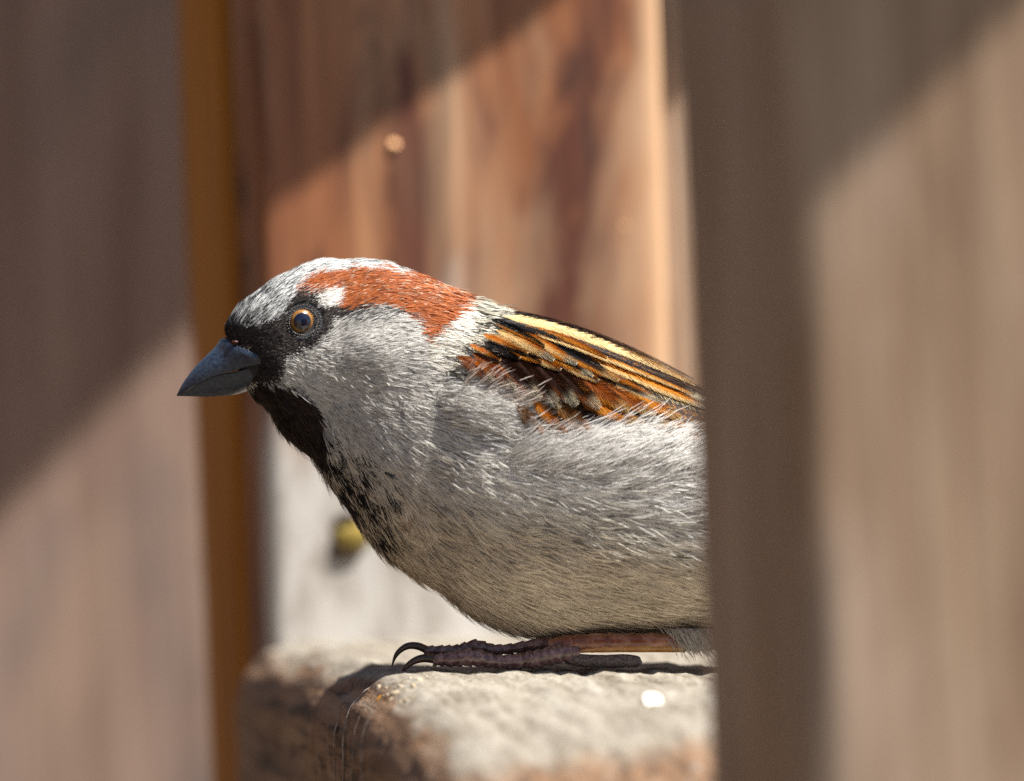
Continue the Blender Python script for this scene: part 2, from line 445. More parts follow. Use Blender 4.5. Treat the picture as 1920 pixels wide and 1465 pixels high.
def tube(path, radii, n=12, flat=None):
    P = np.asarray(path, float); m = len(P)
    T = norm(np.gradient(P, axis=0))
    ref = np.array((0.0, 0.0, 1.0)) if abs(T[0][2]) < 0.9 else np.array((0.0, 1.0, 0.0))
    V = []
    a = np.linspace(0, 2 * math.pi, n, endpoint=False)
    for i in range(m):
        s = norm(np.cross(T[i], ref)); u = np.cross(s, T[i])
        r = radii[i]
        V.append(P[i] + np.outer(np.cos(a) * r, s) + np.outer(np.sin(a) * r * (flat or 1.0), u))
    V = np.vstack(V)
    f = [tuple(map(int, q)) for q in grid_faces(m, n)] + [tuple(range(n)), tuple(range((m - 1) * n, m * n))[::-1]]
    return V, f

# pale fibres standing along the rounded edge of the beam
for xx, s0, s1, rr, wob in ((-0.0042, 1.0, 14.0, 0.00014, 1), (0.0035, 3.0, 17.0, 0.00020, 3), (0.0118, 1.0, 13.5, 0.00012, 4), (0.0205, 1.0, 14.5, 0.00016, 5)):
    pts = []
    for k in range(40):
        s = s0 + (s1 - s0) * k / 39
        p, q = beam_pt(xx + (vnoise(k * 0.22, wob * 3.3) - 0.5) * 0.0022, s)
        pts.append(p + q * (0.00006 + 0.00025 * float(vnoise(k * 0.3, wob))))
    rad = [rr * (0.45 + 0.9 * float(vnoise(k * 0.5, wob + 20))) for k in range(40)]
    rad[0] *= 0.4; rad[-1] *= 0.2
    v, f = tube(pts, rad, 6, 0.45)
    mesh_obj('wood_fibre', v, f, M_FIBRE, beam)

# yellow lichen spot and knots on the back board (local coordinates of the board)
inv = back.matrix_world.inverted()
def on_board(u, v):
    o = Vector(CAM); tgt = Vector(at(u, v, 0.1)); dvec = (tgt - o)
    lo = inv @ o; ldv = inv.to_3x3() @ dvec
    t = -lo.y / ldv.y
    return lo + ldv * t
def blob(name, c, rx, ry, rz, mat, parent=None, seed=0, n=14, m=20, amp=0.35, freq=2.2):
    th = np.linspace(0, math.pi, n); ph = np.linspace(0, 2 * math.pi, m, endpoint=False)
    A, B = np.meshgrid(th, ph, indexing='ij')
    d = np.stack([np.sin(A) * np.cos(B), np.sin(A) * np.sin(B), np.cos(A)], -1)
    k = 1 + amp * (fbm(d[..., 0] * freq + 5 + d[..., 2] * 1.7, d[..., 1] * freq + 3 - d[..., 2], seed, 3) - 0.5) * 2
    Vv = d * k[..., None] * np.array((rx, ry, rz)) + np.asarray(c)
    return mesh_obj(name, Vv.reshape(-1, 3), grid_faces(n, m), mat, parent)
q = on_board(662, 1005); blob('lichen_spot', (q.x, 0.0, q.z), 0.0024, 0.0008, 0.0017, M_MOSS, back, 3)
q = on_board(648, 1036); blob('knot', (q.x, 0.0, q.z), 0.0020, 0.0005, 0.0009, M_KNOT, back, 4)
q = on_board(650, 975); blob('knot', (q.x, 0.0, q.z), 0.0016, 0.0004, 0.0007, M_KNOT, back, 5)

# added glossy flecks, angled to throw sun glints at the camera
HALF = norm(SUN + norm(CAM))
def flake(name, pos, size, mat, parent=None, label=None, seed=0):
    nrm = Vector(HALF); a = nrm.orthogonal().normalized(); b_ = nrm.cross(a)
    ring = [Vector(pos) + (a * math.cos(t) + b_ * math.sin(t)) * size * (0.8 + 0.35 * float(vnoise(t * 1.3, seed))) for t in np.linspace(0, 2 * math.pi, 11, endpoint=False)]
    low = [p - nrm * size * 0.5 + (p - Vector(pos)) * 0.15 for p in ring]
    vs = [tuple(p) for p in ring + low]
    f = [tuple(range(11)), tuple(range(11, 22))[::-1]] + [(i, i + 11, (i + 1) % 11 + 11, (i + 1) % 11) for i in range(11)]
    o = mesh_obj(name, vs, f, mat, None, smooth=False)
    return o
mw = np.array(back.matrix_world)
M_FLECK = plain('glint_fleck', (0.75, 0.5, 0.3), 0.80, 1.0, 0, metallic=1.0)
for i, (u, v) in enumerate(((738, 268), (1168, 420))):
    q = on_board(u, v); wpos = back.matrix_world @ Vector((q.x, -0.0004, q.z))
    o = flake('glint_fleck', wpos, (0.00060, 0.00050)[i], M_FLECK, seed=i)
    o.parent = back; o.matrix_parent_inverse = back.matrix_world.inverted()

# unseen slats added overhead to cast the shade edges on the boards
def slat(u0, v0, u1, v1, plane_o, height, width, length_extra, label):
    """the slat edge whose shadow runs through photo points (u0,v0)-(u1,v1) on that board's front face"""
    Mi = plane_o.matrix_world.inverted(); pts = []
    for (u, v) in ((u0, v0), (u1, v1)):
        o = Vector(CAM); dv = Vector(at(u, v, 0)) - o
        lo = Mi @ o; l3 = Mi.to_3x3() @ dv
        pts.append(np.array(o + dv * (-lo.y / l3.y)))
    ed = []
    for p in pts:
        hh = (height - p[2]) / SUN[2]
        ed.append(p + SUN * hh)
    e = norm(ed[1] - ed[0])
    across = np.cross((0, 0, 1.0), e)
    # the shaded side is up-left on the board: test which horizontal side maps there
    test = ed[0] + across * 0.02
    nrm = np.array(plane_o.matrix_world.to_3x3() @ Vector((0, -1, 0)))
    t = np.dot(pts[0] - test, nrm) / np.dot(-SUN, nrm)
    if (test - SUN * t)[2] < (pts[0][2] + (pts[1] - pts[0])[2] / (pts[1] - pts[0])[0] * ((test - SUN * t)[0] - pts[0][0])): across = -across
    a = ed[0] - e * length_extra; ln = np.linalg.norm(ed[1] - ed[0]) + 2 * length_extra
    prs = rounded_profile(width, 0.014, 0.0015, 4, 3)
    nx_ = 16; xs_ = np.linspace(0, ln, nx_)
    Vs = np.zeros((nx_, len(prs), 3)); Vs[:, :, 0] = xs_[:, None]; Vs[:, :, 1] = prs[None, :, 0]; Vs[:, :, 2] = prs[None, :, 1]
    fs = [tuple(map(int, q)) for q in grid_faces(nx_, len(prs))] + [tuple(range(len(prs))), tuple(range((nx_ - 1) * len(prs), nx_ * len(prs)))[::-1]]
    o = mesh_obj('shade_slat', Vs.reshape(-1, 3), fs, M_SLAT, smooth=False)
    o.matrix_world = Matrix(((e[0], across[0], 0, a[0]), (e[1], across[1], 0, a[1]), (e[2], across[2], 1, a[2]), (0, 0, 0, 1)))
    tag(o, label, 'slat')
    return o
slat(490, 420, 1080, 0, back, 0.235, 0.10, 0.06, 'unseen overhead slat added to shade the red brown board')
slat(1480, 455, 1920, 30, post_r, 0.25, 0.030, 0.03, 'narrow unseen overhead slat added to shade the thick grey brown post')
slat(0, 985, 350, 640, post_l, 0.25, 0.07, 0.03, 'unseen overhead slat added to shade the pinkish grey plank')

# ------------------------------------------------------------------ sparrow body
DC = 100.0     # depth of the bird's middle plane behind its near foot, in photo pixels
ST = np.array([  # upper outline u, v | lower outline u, v | half width
    (436, 650, 452, 712, 22), (424, 618, 466, 732, 46), (434, 592, 484, 746, 61), (455, 569, 505, 769, 77), (481, 548, 526, 799, 92),
    (515, 524, 551, 823, 104), (583, 493, 594, 860, 120), (637, 488, 622, 905, 130), (705, 490, 649, 943, 140), (781, 514, 690, 1001, 154),
    (868, 551, 732, 1044, 170), (919, 571, 806, 1093, 182), (999, 594, 902, 1156, 194), (1109, 630, 1008, 1186, 202), (1218, 684, 1130, 1183, 204),
    (1300, 724, 1300, 1181, 196), (1450, 798, 1480, 1166, 172), (1600, 876, 1640, 1116, 138), (1750, 948, 1770, 1072, 76), (1850, 990, 1860, 1042, 24)], float)
ns, nr = 190, 84
Q = catmull(ST, ns)
phi = np.linspace(0, 2 * math.pi, nr, endpoint=False)
Ux, Uy, Lx, Ly, Wd = Q.T
cu = np.cos(phi)[None]; su = np.sin(phi)[None]
u = ((Ux + Lx) / 2)[:, None] + ((Ux - Lx) / 2)[:, None] * cu
v = ((Uy + Ly) / 2)[:, None] + ((Uy - Ly) / 2)[:, None] * cu
sg = np.sign(su) * np.abs(su) ** 0.9
dep = -Wd[:, None] * sg
BUMPS = [(690, 655, 75, 55, 16), (569, 603, 26, 26, -7), (560, 560, 60, 16, 6), (826, 740, 36, 95, -7), (820, 880, 30, 60, -8), (930, 745, 75, 40, 12), (1110, 715, 150, 60, 14),
         (1100, 880, 180, 60, 10), (600, 780, 30, 50, -6), (1000, 1000, 160, 40, -6), (520, 690, 20, 24, 6), (700, 960, 40, 60, 6)]
bmp = np.zeros_like(u)
for bu, bv, su_, sv_, A in BUMPS:
    bmp += A * np.exp(-((u - bu) / su_) ** 2 - ((v - bv) / sv_) ** 2)
dep = dep - np.sign(su) * bmp * np.abs(su) ** 1.5
BP = np.stack([u, DC + dep, -v], -1).reshape(-1, 3)
bf = grid_faces(ns, nr)
bird = empty('house_sparrow')
tag(bird, 'male sparrow crouching on the weathered beam, grey crown, chestnut nape and black bib', 'bird')
caps = [tuple(range(nr))[::-1], tuple(range((ns - 1) * nr, ns * nr))]
body = mesh_obj('body', W(BP), [tuple(map(int, f)) for f in bf] + caps, M_SKIN, bird)
bvh = BVHTree.FromPolygons([tuple(p) for p in BP], [tuple(map(int, f)) for f in bf])

def surf(uu, vv):
    """near-side depth of the body at photo points; nan where the body is not"""
    out = np.full(len(uu), np.nan)
    for i, (a, b) in enumerate(zip(uu, vv)):
        hit = bvh.ray_cast(Vector((a, -2000.0, -b)), Vector((0, 1, 0)))
        if hit[0] is not None: out[i] = hit[0].y
    return out
# lookup table of the near surface for draping the feathers
GU, GV = np.arange(400, 1900, 6.0), np.arange(470, 1210, 6.0)
gu, gv = np.meshgrid(GU, GV, indexing='ij')
SD = surf(gu.ravel(), gv.ravel()).reshape(gu.shape)
okm = ~np.isnan(SD)
fill = np.where(okm, SD, DC)
def depth_at(uu, vv):
    x = np.clip((uu - GU[0]) / 6.0, 0, len(GU) - 1.001); y = np.clip((vv - GV[0]) / 6.0, 0, len(GV) - 1.001)
    i = x.astype(int); j = y.astype(int); fx = x - i; fy = y - j
    return (fill[i, j] * (1 - fx) + fill[i + 1, j] * fx) * (1 - fy) + (fill[i, j + 1] * (1 - fx) + fill[i + 1, j + 1] * fx) * fy

# ---- direction in which the plumage lies (photo directions, v down)
FLOW = np.array([
    (425, 600, .45, -.9), (450, 570, .55, -.83), (490, 540, .78, -.62), (540, 505, .9, -.4), (600, 490, 1, -.15), (700, 487, 1, .1), (790, 515, .92, .38), (880, 560, .9, .42),
    (480, 600, .8, -.55), (520, 575, .85, -.5), (560, 545, .92, -.4), (600, 530, .92, -.38), (660, 530, .93, -.36), (720, 535, .98, -.15), (780, 560, .98, .12), (800, 620, 1, .0), (850, 580, .95, .25),
    (460, 630, .8, -.3), (500, 640, .95, 0.1), (540, 650, .9, .35), (570, 645, .95, .15), (610, 590, .9, -.42), (540, 590, .7, -.7),
    (640, 610, .85, -.5), (700, 620, .93, -.32), (640, 660, .98, -.15), (720, 670, 1, -.05), (560, 700, .9, .4), (620, 710, .97, .22), (700, 720, .98, .2), (760, 700, 1, .12), (780, 640, 1, .1),
    (840, 640, .93, .35), (850, 690, .95, .2), (900, 620, .9, .42),
    (500, 750, .72, .7), (540, 790, .62, .78), (590, 830, .6, .8), (560, 740, .8, .6), (620, 760, .72, .69), (680, 760, .86, .5), (740, 770, .93, .36), (640, 830, .55, .83), (700, 840, .72, .69), (780, 820, .9, .42),
    (620, 890, .58, .81), (660, 950, .55, .83), (720, 930, .66, .75), (700, 1020, .66, .75), (780, 1000, .78, .62), (800, 900, .84, .54), (860, 960, .88, .47),
    (760, 1070, .78, .62), (840, 1090, .85, .53), (900, 1130, .88, .47), (960, 1050, .9, .42), (1000, 1160, .92, .38), (1100, 1120, .95, .3), (1250, 1130, .98, .2), (1200, 1180, .99, .12), (1280, 1060, .98, .2),
    (820, 770, .93, .3), (830, 850, .94, .3), (870, 730, .97, -.2), (920, 735, .97, -.22), (980, 760, .93, -.3), (900, 800, 1, 0.05), (960, 850, .99, .15), (1040, 840, .97, -.22), (1120, 830, .93, -.36),
    (1200, 830, .94, -.33), (1280, 850, .97, -.2), (960, 920, .95, .3), (1060, 920, .98, .12), (1150, 930, .99, -.1), (1250, 940, 1, .02), (1050, 1000, .92, .38), (1180, 1010, .95, .3), (1290, 1010, .97, .22),
    (1000, 640, .9, .43), (1150, 720, .88, .47), (1290, 780, .88, .47), (1500, 900, .93, .36), (1500, 1100, .98, -.1), (1800, 1000, .95, .3)])
def flow(uu, vv):
    out = np.zeros((len(uu), 2))
    for s in range(0, len(uu), 20000):
        du = uu[s:s + 20000, None] - FLOW[None, :, 0]; dv = vv[s:s + 20000, None] - FLOW[None, :, 1]
        w = 1 / (du * du + dv * dv + 250.0) ** 1.8
        out[s:s + 20000] = (w @ FLOW[:, 2:]) / w.sum(1, keepdims=True)
    return norm(out)

# ---- plumage colours, by place on the bird
CHEST = [(545, 551), (558, 531), (593, 513), (648, 503), (720, 499), (771, 505), (800, 512), (840, 526), (875, 544), (893, 556), (872, 574), (846, 592), (834, 612), (815, 628), (806, 640), (789, 640), (791, 618), (786, 601),
         (767, 594), (751, 586), (730, 577), (706, 570), (682, 574), (642, 580), (629, 575), (626, 560), (634, 542), (603, 545), (575, 547)]
WHITE = [(597, 553), (640, 534), (634, 568), (616, 580), (594, 570)]
LORE = [(412, 630), (424, 596), (440, 612), (470, 612), (500, 603), (530, 590), (540, 570), (544, 552), (560, 548), (602, 548), (600, 566), (616, 577), (680, 575), (704, 578), (662, 586), (630, 598), (615, 618), (602, 638), (583, 652),
        (560, 660), (540, 668), (534, 690), (528, 706), (512, 714), (468, 718), (468, 660), (440, 655)]
BIB = [(452, 728), (500, 716), (535, 722), (566, 738), (590, 762), (606, 788), (614, 820), (617, 850), (624, 884), (606, 878), (585, 860), (540, 824), (500, 775)]
NECKW = [(893, 560), (940, 572), (925, 600), (900, 640), (872, 680), (845, 705), (815, 712), (800, 690), (800, 645), (835, 610), (870, 575)]
WING = [(850, 690), (866, 668), (888, 640), (905, 612), (925, 558), (1300, 688), (1450, 770), (1600, 860), (1600, 960), (1420, 870), (1300, 826), (1215, 788), (1150, 772), (1075, 802), (995, 812), (965, 786), (1020, 768), (990, 737), (927, 715)]
SPOTS = [(630, 818, 4, 7), (640, 852, 5, 9), (669, 857, 4, 8), (629, 864, 6, 10), (676, 877, 4, 7), (724, 888, 5, 5), (647, 894, 7, 10), (686, 901, 7, 11), (656, 916, 9, 8), (679, 933, 10, 12), (696, 950, 6, 13), (664, 958, 8, 10),
         (676, 978, 7, 8), (720, 945, 4, 13), (738, 933, 4, 7), (720, 985, 8, 6), (693, 997, 8, 7), (715, 1010, 7, 11), (728, 1036, 4, 8), (622, 879, 6, 8), (617, 896, 6, 8), (632, 905, 6, 8), (654, 936, 8, 8), (640, 925, 5, 10), (650, 948, 6, 8), (700, 970, 4, 9), (735, 1012, 3, 8), (612, 868, 8, 10)]
def plumage(uu, vv, r):
    n = len(uu)
    f1 = fbm(uu / 60, vv / 60, 61); f2 = fbm(uu / 14, vv / 14, 62, 2)
    belly = np.clip((vv - (830 + (uu - 700) * 0.22)) / 130, 0, 1)
    grey = np.array((0.72, 0.71, 0.685)); beige = np.array((0.78, 0.69, 0.56)); flank = np.array((0.86, 0.855, 0.83))
    c = grey[None] * (1 - belly[:, None]) + beige[None] * belly[:, None]
    fl = np.clip((uu - 800) / 90, 0, 1) * np.clip((1010 + (uu - 1000) * 0.2 - vv) / 120, 0, 1)
    c = c * (1 - fl[:, None]) + flank[None] * fl[:, None]
    # cheek
    ck = np.clip(1 - ((uu - 670) / 135) ** 2 - ((vv - 650) / 80) ** 2, 0, 1) ** 0.5
    c = c * (1 - ck[:, None] * 0.8) + np.array((0.72, 0.715, 0.69))[None] * ck[:, None] * 0.8
    # crown
    cr_ = inpoly(uu, vv, [(400, 650), (415, 560), (540, 470), (640, 440), (800, 480), (880, 540), (800, 520), (720, 508), (648, 512), (593, 522), (548, 556), (530, 590), (500, 603), (470, 615)])
    c[cr_] = np.array((0.80, 0.825, 0.83))
    f3 = fbm(uu / 7, vv / 7, 64, 2)
    dk = cr_ & (r[:, 0] < np.clip((575 - uu) / 150, 0.10, 0.95) * np.clip((f3 - 0.36) * 5, 0.12, 1.3)); c[dk] = (0.06, 0.063, 0.07)
    c[inpoly(uu, vv, NECKW)] = np.array((0.93, 0.90, 0.82))
    nk = inpoly(uu, vv, [(893, 555), (985, 585), (960, 610), (910, 620), (880, 580)]); c[nk] = np.array((0.62, 0.61, 0.52))
    ch = inpoly(uu, vv, CHEST)
    c[ch] = np.array((0.50, 0.150, 0.048))
    pale = ch & (r[:, 1] < 0.20 * np.clip((uu - 600) / 100, 0, 1) * np.clip((585 - vv) / 40, 0, 1)); c[pale] = (0.72, 0.52, 0.38)
    dch = ch & (r[:, 1] > 0.92); c[dch] = (0.24, 0.055, 0.018)
    lo = inpoly(uu, vv, LORE); c[lo] = np.array((0.036, 0.030, 0.032))
    gl = lo & (r[:, 2] < np.where(uu > 520, 0.28, 0.10)); c[gl] = (0.17, 0.15, 0.135)
    fade = inpoly(uu, vv, [(640, 590), (720, 568), (770, 592), (720, 600), (660, 612)]) & (r[:, 2] < 0.5); c[fade] = (0.10, 0.10, 0.105)
    c[inpoly(uu, vv, WHITE)] = (0.93, 0.92, 0.88)
    bib = inpoly(uu, vv, BIB); c[bib] = np.array((0.022, 0.015, 0.016))
    bb = bib & (r[:, 2] < 0.22); c[bb] = (0.085, 0.05, 0.036)
    # black spots of the breast lie along the feathers
    ju = uu + (r[:, 4] - 0.5) * 9; jv = vv + (r[:, 5] - 0.5) * 9
    for su_, sv_, a, b in SPOTS:
        dx = (ju - su_) * 0.82 + (jv - sv_) * -0.57; dy = (ju - su_) * 0.57 + (jv - sv_) * 0.82
        k = (dx / a) ** 2 + (dy / b) ** 2 < 1.25
        c[k] = (0.012, 0.012, 0.016)
    brp = inpoly(uu, vv, [(600, 830), (625, 815), (660, 840), (735, 880), (755, 930), (748, 1040), (720, 1050), (640, 950)])
    fk = brp & (fbm(ju / 5.5, jv / 8, 66, 2) > 0.60 + 0.10 * np.clip((uu - 640 - (vv - 850) * 0.35) / 60, 0, 1)); c[fk] = (0.02, 0.02, 0.024)
    wg = inpoly(uu, vv, WING) & (uu > 940); c[wg] = (0.07, 0.035, 0.018)
    tail = uu > 1560; c[tail] = (0.09, 0.07, 0.055)
    red = (np.hypot(uu - 753, vv - 968) < 9) & (r[:, 0] < 0.5); c[red] = (0.50, 0.14, 0.09)
    return c

def strands(name, P, Nrm, Fl, L, Wd_, lift, col, r, rootdark=0.55, curl=0.0, parent=None, mat=None):
    """flat tapering barbs; P, Nrm in bird space; Fl photo direction"""
    n = len(P)
    t2 = np.stack([Fl[:, 0], np.zeros(n), -Fl[:, 1]], 1)
    T = norm(t2 - Nrm * np.sum(t2 * Nrm, 1, keepdims=True))
    Sd = norm(np.cross(T, Nrm))
    roll = (r[:, 3] - 0.5) * 1.0
    Sr = Sd * np.cos(roll)[:, None] + Nrm * np.sin(roll)[:, None]
    bend = (r[:, 4] - 0.5) * 0.35 + curl
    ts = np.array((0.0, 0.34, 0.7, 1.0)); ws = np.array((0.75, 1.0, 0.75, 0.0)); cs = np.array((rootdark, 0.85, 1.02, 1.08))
    V = np.zeros((n, 7, 3)); C = np.zeros((n, 7, 3))
    for k, (t, w_, cc) in enumerate(zip(ts, ws, cs)):
        c = P + T * (L * t)[:, None] + Sd * (L * bend * t * t)[:, None] + Nrm * (0.2 + lift * (1.6 * t - 0.75 * t * t) - L * L * t * t * 0.0006)[:, None]
        if k < 3:
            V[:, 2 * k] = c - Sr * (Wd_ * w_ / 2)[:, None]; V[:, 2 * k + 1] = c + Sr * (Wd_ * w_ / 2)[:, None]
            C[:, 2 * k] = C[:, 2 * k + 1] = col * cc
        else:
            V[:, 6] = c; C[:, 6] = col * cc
    base = np.arange(n)[:, None] * 7
    tri = np.concatenate([base + np.array(q)[None] for q in ((0, 1, 3), (0, 3, 2), (2, 3, 5), (2, 5, 4), (4, 5, 6))], 1).reshape(-1, 3)
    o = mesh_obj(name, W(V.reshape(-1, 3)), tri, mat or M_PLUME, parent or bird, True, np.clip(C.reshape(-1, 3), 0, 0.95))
    return o

# sample the body skin
quads = BP[bf]
e1 = quads[:, 1] - quads[:, 0]; e2 = quads[:, 3] - quads[:, 0]
fn = np.cross(e1, e2); area = np.linalg.norm(fn, axis=1)
cen = quads.mean(1)
mid = np.stack([np.repeat(((Ux + Lx) / 2)[:-1], nr), np.full(len(bf), DC), -np.repeat(((Uy + Ly) / 2)[:-1], nr)], 1)
fnn = norm(fn)
if np.mean(np.sum(fnn * (cen - mid), 1) < 0) > 0.5: fnn = -fnn
VN = np.zeros((len(BP), 3))
for k in range(4): np.add.at(VN, bf[:, k], fnn * area[:, None])
VN = norm(VN)
def sample(n, wfun):
    w = area * wfun(cen); w = w / w.sum()
    idx = rng.choice(len(bf), n, p=w)
    a = rng.random(n)[:, None]; b = rng.random(n)[:, None]
    q = quads[idx]; vn = VN[bf[idx]]
    wts = ((1 - a) * (1 - b), a * (1 - b), a * b, (1 - a) * b)
    P = sum(q[:, k] * wts[k] for k in range(4)); N_ = norm(sum(vn[:, k] * wts[k] for k in range(4)))
    return P, N_

def dens(c):
    uu = c[:, 0]; near = c[:, 1] < DC + 30
    w = np.where(near, 1.0, 0.28)
    w = w * np.where(uu < 760, 1.9, 1.0) * np.where(uu > 1370, 0.18, 1.0)
    return w
N = 300000
P, Nn = sample(N, dens)
uu = P[:, 0]; vv = -P[:, 2]; nearside = P[:, 1] < DC
r = rng.random((N, 6))
keep = ~((np.hypot(uu - 569, vv - 603) < 36)) & ~inpoly(uu, vv, [(380, 640), (418, 640), (446, 662), (474, 668), (486, 682), (480, 704), (452, 724), (380, 740)])
wing_in = (inpoly(uu, vv, WING) | (inpoly(uu, vv - 15, WING) & (uu > 880))) & (P[:, 1] < DC + 90)
keep &= ~(wing_in & (r[:, 5] < 0.93))
P, Nn, uu, vv, r, nearside = P[keep], Nn[keep], uu[keep], vv[keep], r[keep], nearside[keep]
F = flow(uu, vv)
# every body feather is a small fan of barbs: cells with a common lie, a raised tip and a darker root
cg = []
gy = 470.0
while gy < 1215:
    gx = 410.0
    while gx < 1420:
        sp_ = 17 + 21 * min(1, max(0, (gx - 600) / 320) * 0.6 + max(0, (gy - 720) / 220) * 0.6)
        cg.append((gx + random.uniform(-.45, .45) * sp_, gy + random.uniform(-.45, .45) * sp_, sp_)); gx += sp_
    gy += 17 + 10 * min(1, max(0, (gy - 650) / 250))
cg = np.array(cg); cf = flow(cg[:, 0], cg[:, 1]); cr_rand = rng.random((len(cg), 4))
ci = np.zeros(len(uu), int)
for s_ in range(0, len(uu), 8000):
    du = uu[s_:s_ + 8000, None] - cg[None, :, 0]; dv = vv[s_:s_ + 8000, None] - cg[None, :, 1]
    al = du * cf[None, :, 0] + dv * cf[None, :, 1]; la = -du * cf[None, :, 1] + dv * cf[None, :, 0]
    ci[s_:s_ + 8000] = np.argmin((al * 0.62) ** 2 + la ** 2, 1)
cdu = uu - cg[ci, 0]; cdv = vv - cg[ci, 1]
c_al = (cdu * cf[ci, 0] + cdv * cf[ci, 1]) / cg[ci, 2]; c_la = (-cdu * cf[ci, 1] + cdv * cf[ci, 0]) / cg[ci, 2]
fan = np.clip(c_la, -0.8, 0.8) * 0.32 + (cr_rand[ci, 0] - 0.5) * 0.26
ang = fan + (fbm(uu / 22, vv / 22, 71) - 0.5) * 0.35 + (r[:, 0] - 0.5) * 0.20
headk = np.clip((830 - uu) / 60, 0, 1) * np.clip((800 - vv) / 60, 0, 1)
ang *= 1 - 0.5 * headk
ang += (fbm(uu / 70, vv / 70, 75) - 0.5) * 0.5 * np.clip((uu - 800) / 150, 0, 1)
F = np.stack([F[:, 0] * np.cos(ang) - F[:, 1] * np.sin(ang), F[:, 0] * np.sin(ang) + F[:, 1] * np.cos(ang)], 1)
body_k = np.clip((uu - 640) / 300, 0, 1) * 0.6 + np.clip((vv - 760) / 200, 0, 1) * 0.5
L = 23 + 36 * np.clip(body_k, 0, 1)
lore = inpoly(uu, vv, LORE); L[lore] = 9
bibm = inpoly(uu, vv, BIB); L[bibm] += 7
eye_d = np.hypot(uu - 569, vv - 603); L = np.where(eye_d < 52, 8, L)
silk = np.clip((uu - 800) / 100, 0, 1) * np.clip((1060 - vv) / 80, 0, 1)
L *= (0.55 + 0.95 * r[:, 1]) * (1 + 0.3 * silk)
Wd_ = (1.5 + 0.9 * np.clip(body_k, 0, 1)) * (0.75 + 0.6 * r[:, 2])
clump = fbm(uu / 16, vv / 11, 81, 2)
lift = (2.6 + 5.0 * np.clip(body_k, 0, 1)) * (0.35 + 0.6 * clump + 0.8 * np.clip(c_al + 0.5, 0, 1.1)) * (1 + 1.0 * (rng.random(len(uu)) < 0.04))
lift *= 1 - 0.3 * headk
lift[bibm] *= 2.0
jit = (rng.random((len(uu), 2)) + rng.random((len(uu), 2)) - 1.0) * 9 + (cr_rand[ci][:, 2:4] - 0.5) * 8
col = plumage(uu + F[:, 0] * L * 0.4 + jit[:, 0], vv + F[:, 1] * L * 0.4 + jit[:, 1], r)
val = (0.78 + 0.4 * rng.random(len(uu))) * (0.90 + 0.2 * cr_rand[ci, 1]) * (0.86 + 0.28 * fbm(uu / 9, vv / 9, 91, 2))
# dark slate bases show between the barbs of the grey plumage
ds = (rng.random(len(uu)) < 0.13) & (vv < 1050) & (col.min(1) > 0.3); val[ds] *= 0.38
col = col * val[:, None]
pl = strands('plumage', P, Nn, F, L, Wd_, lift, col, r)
tag(pl, kind='stuff')

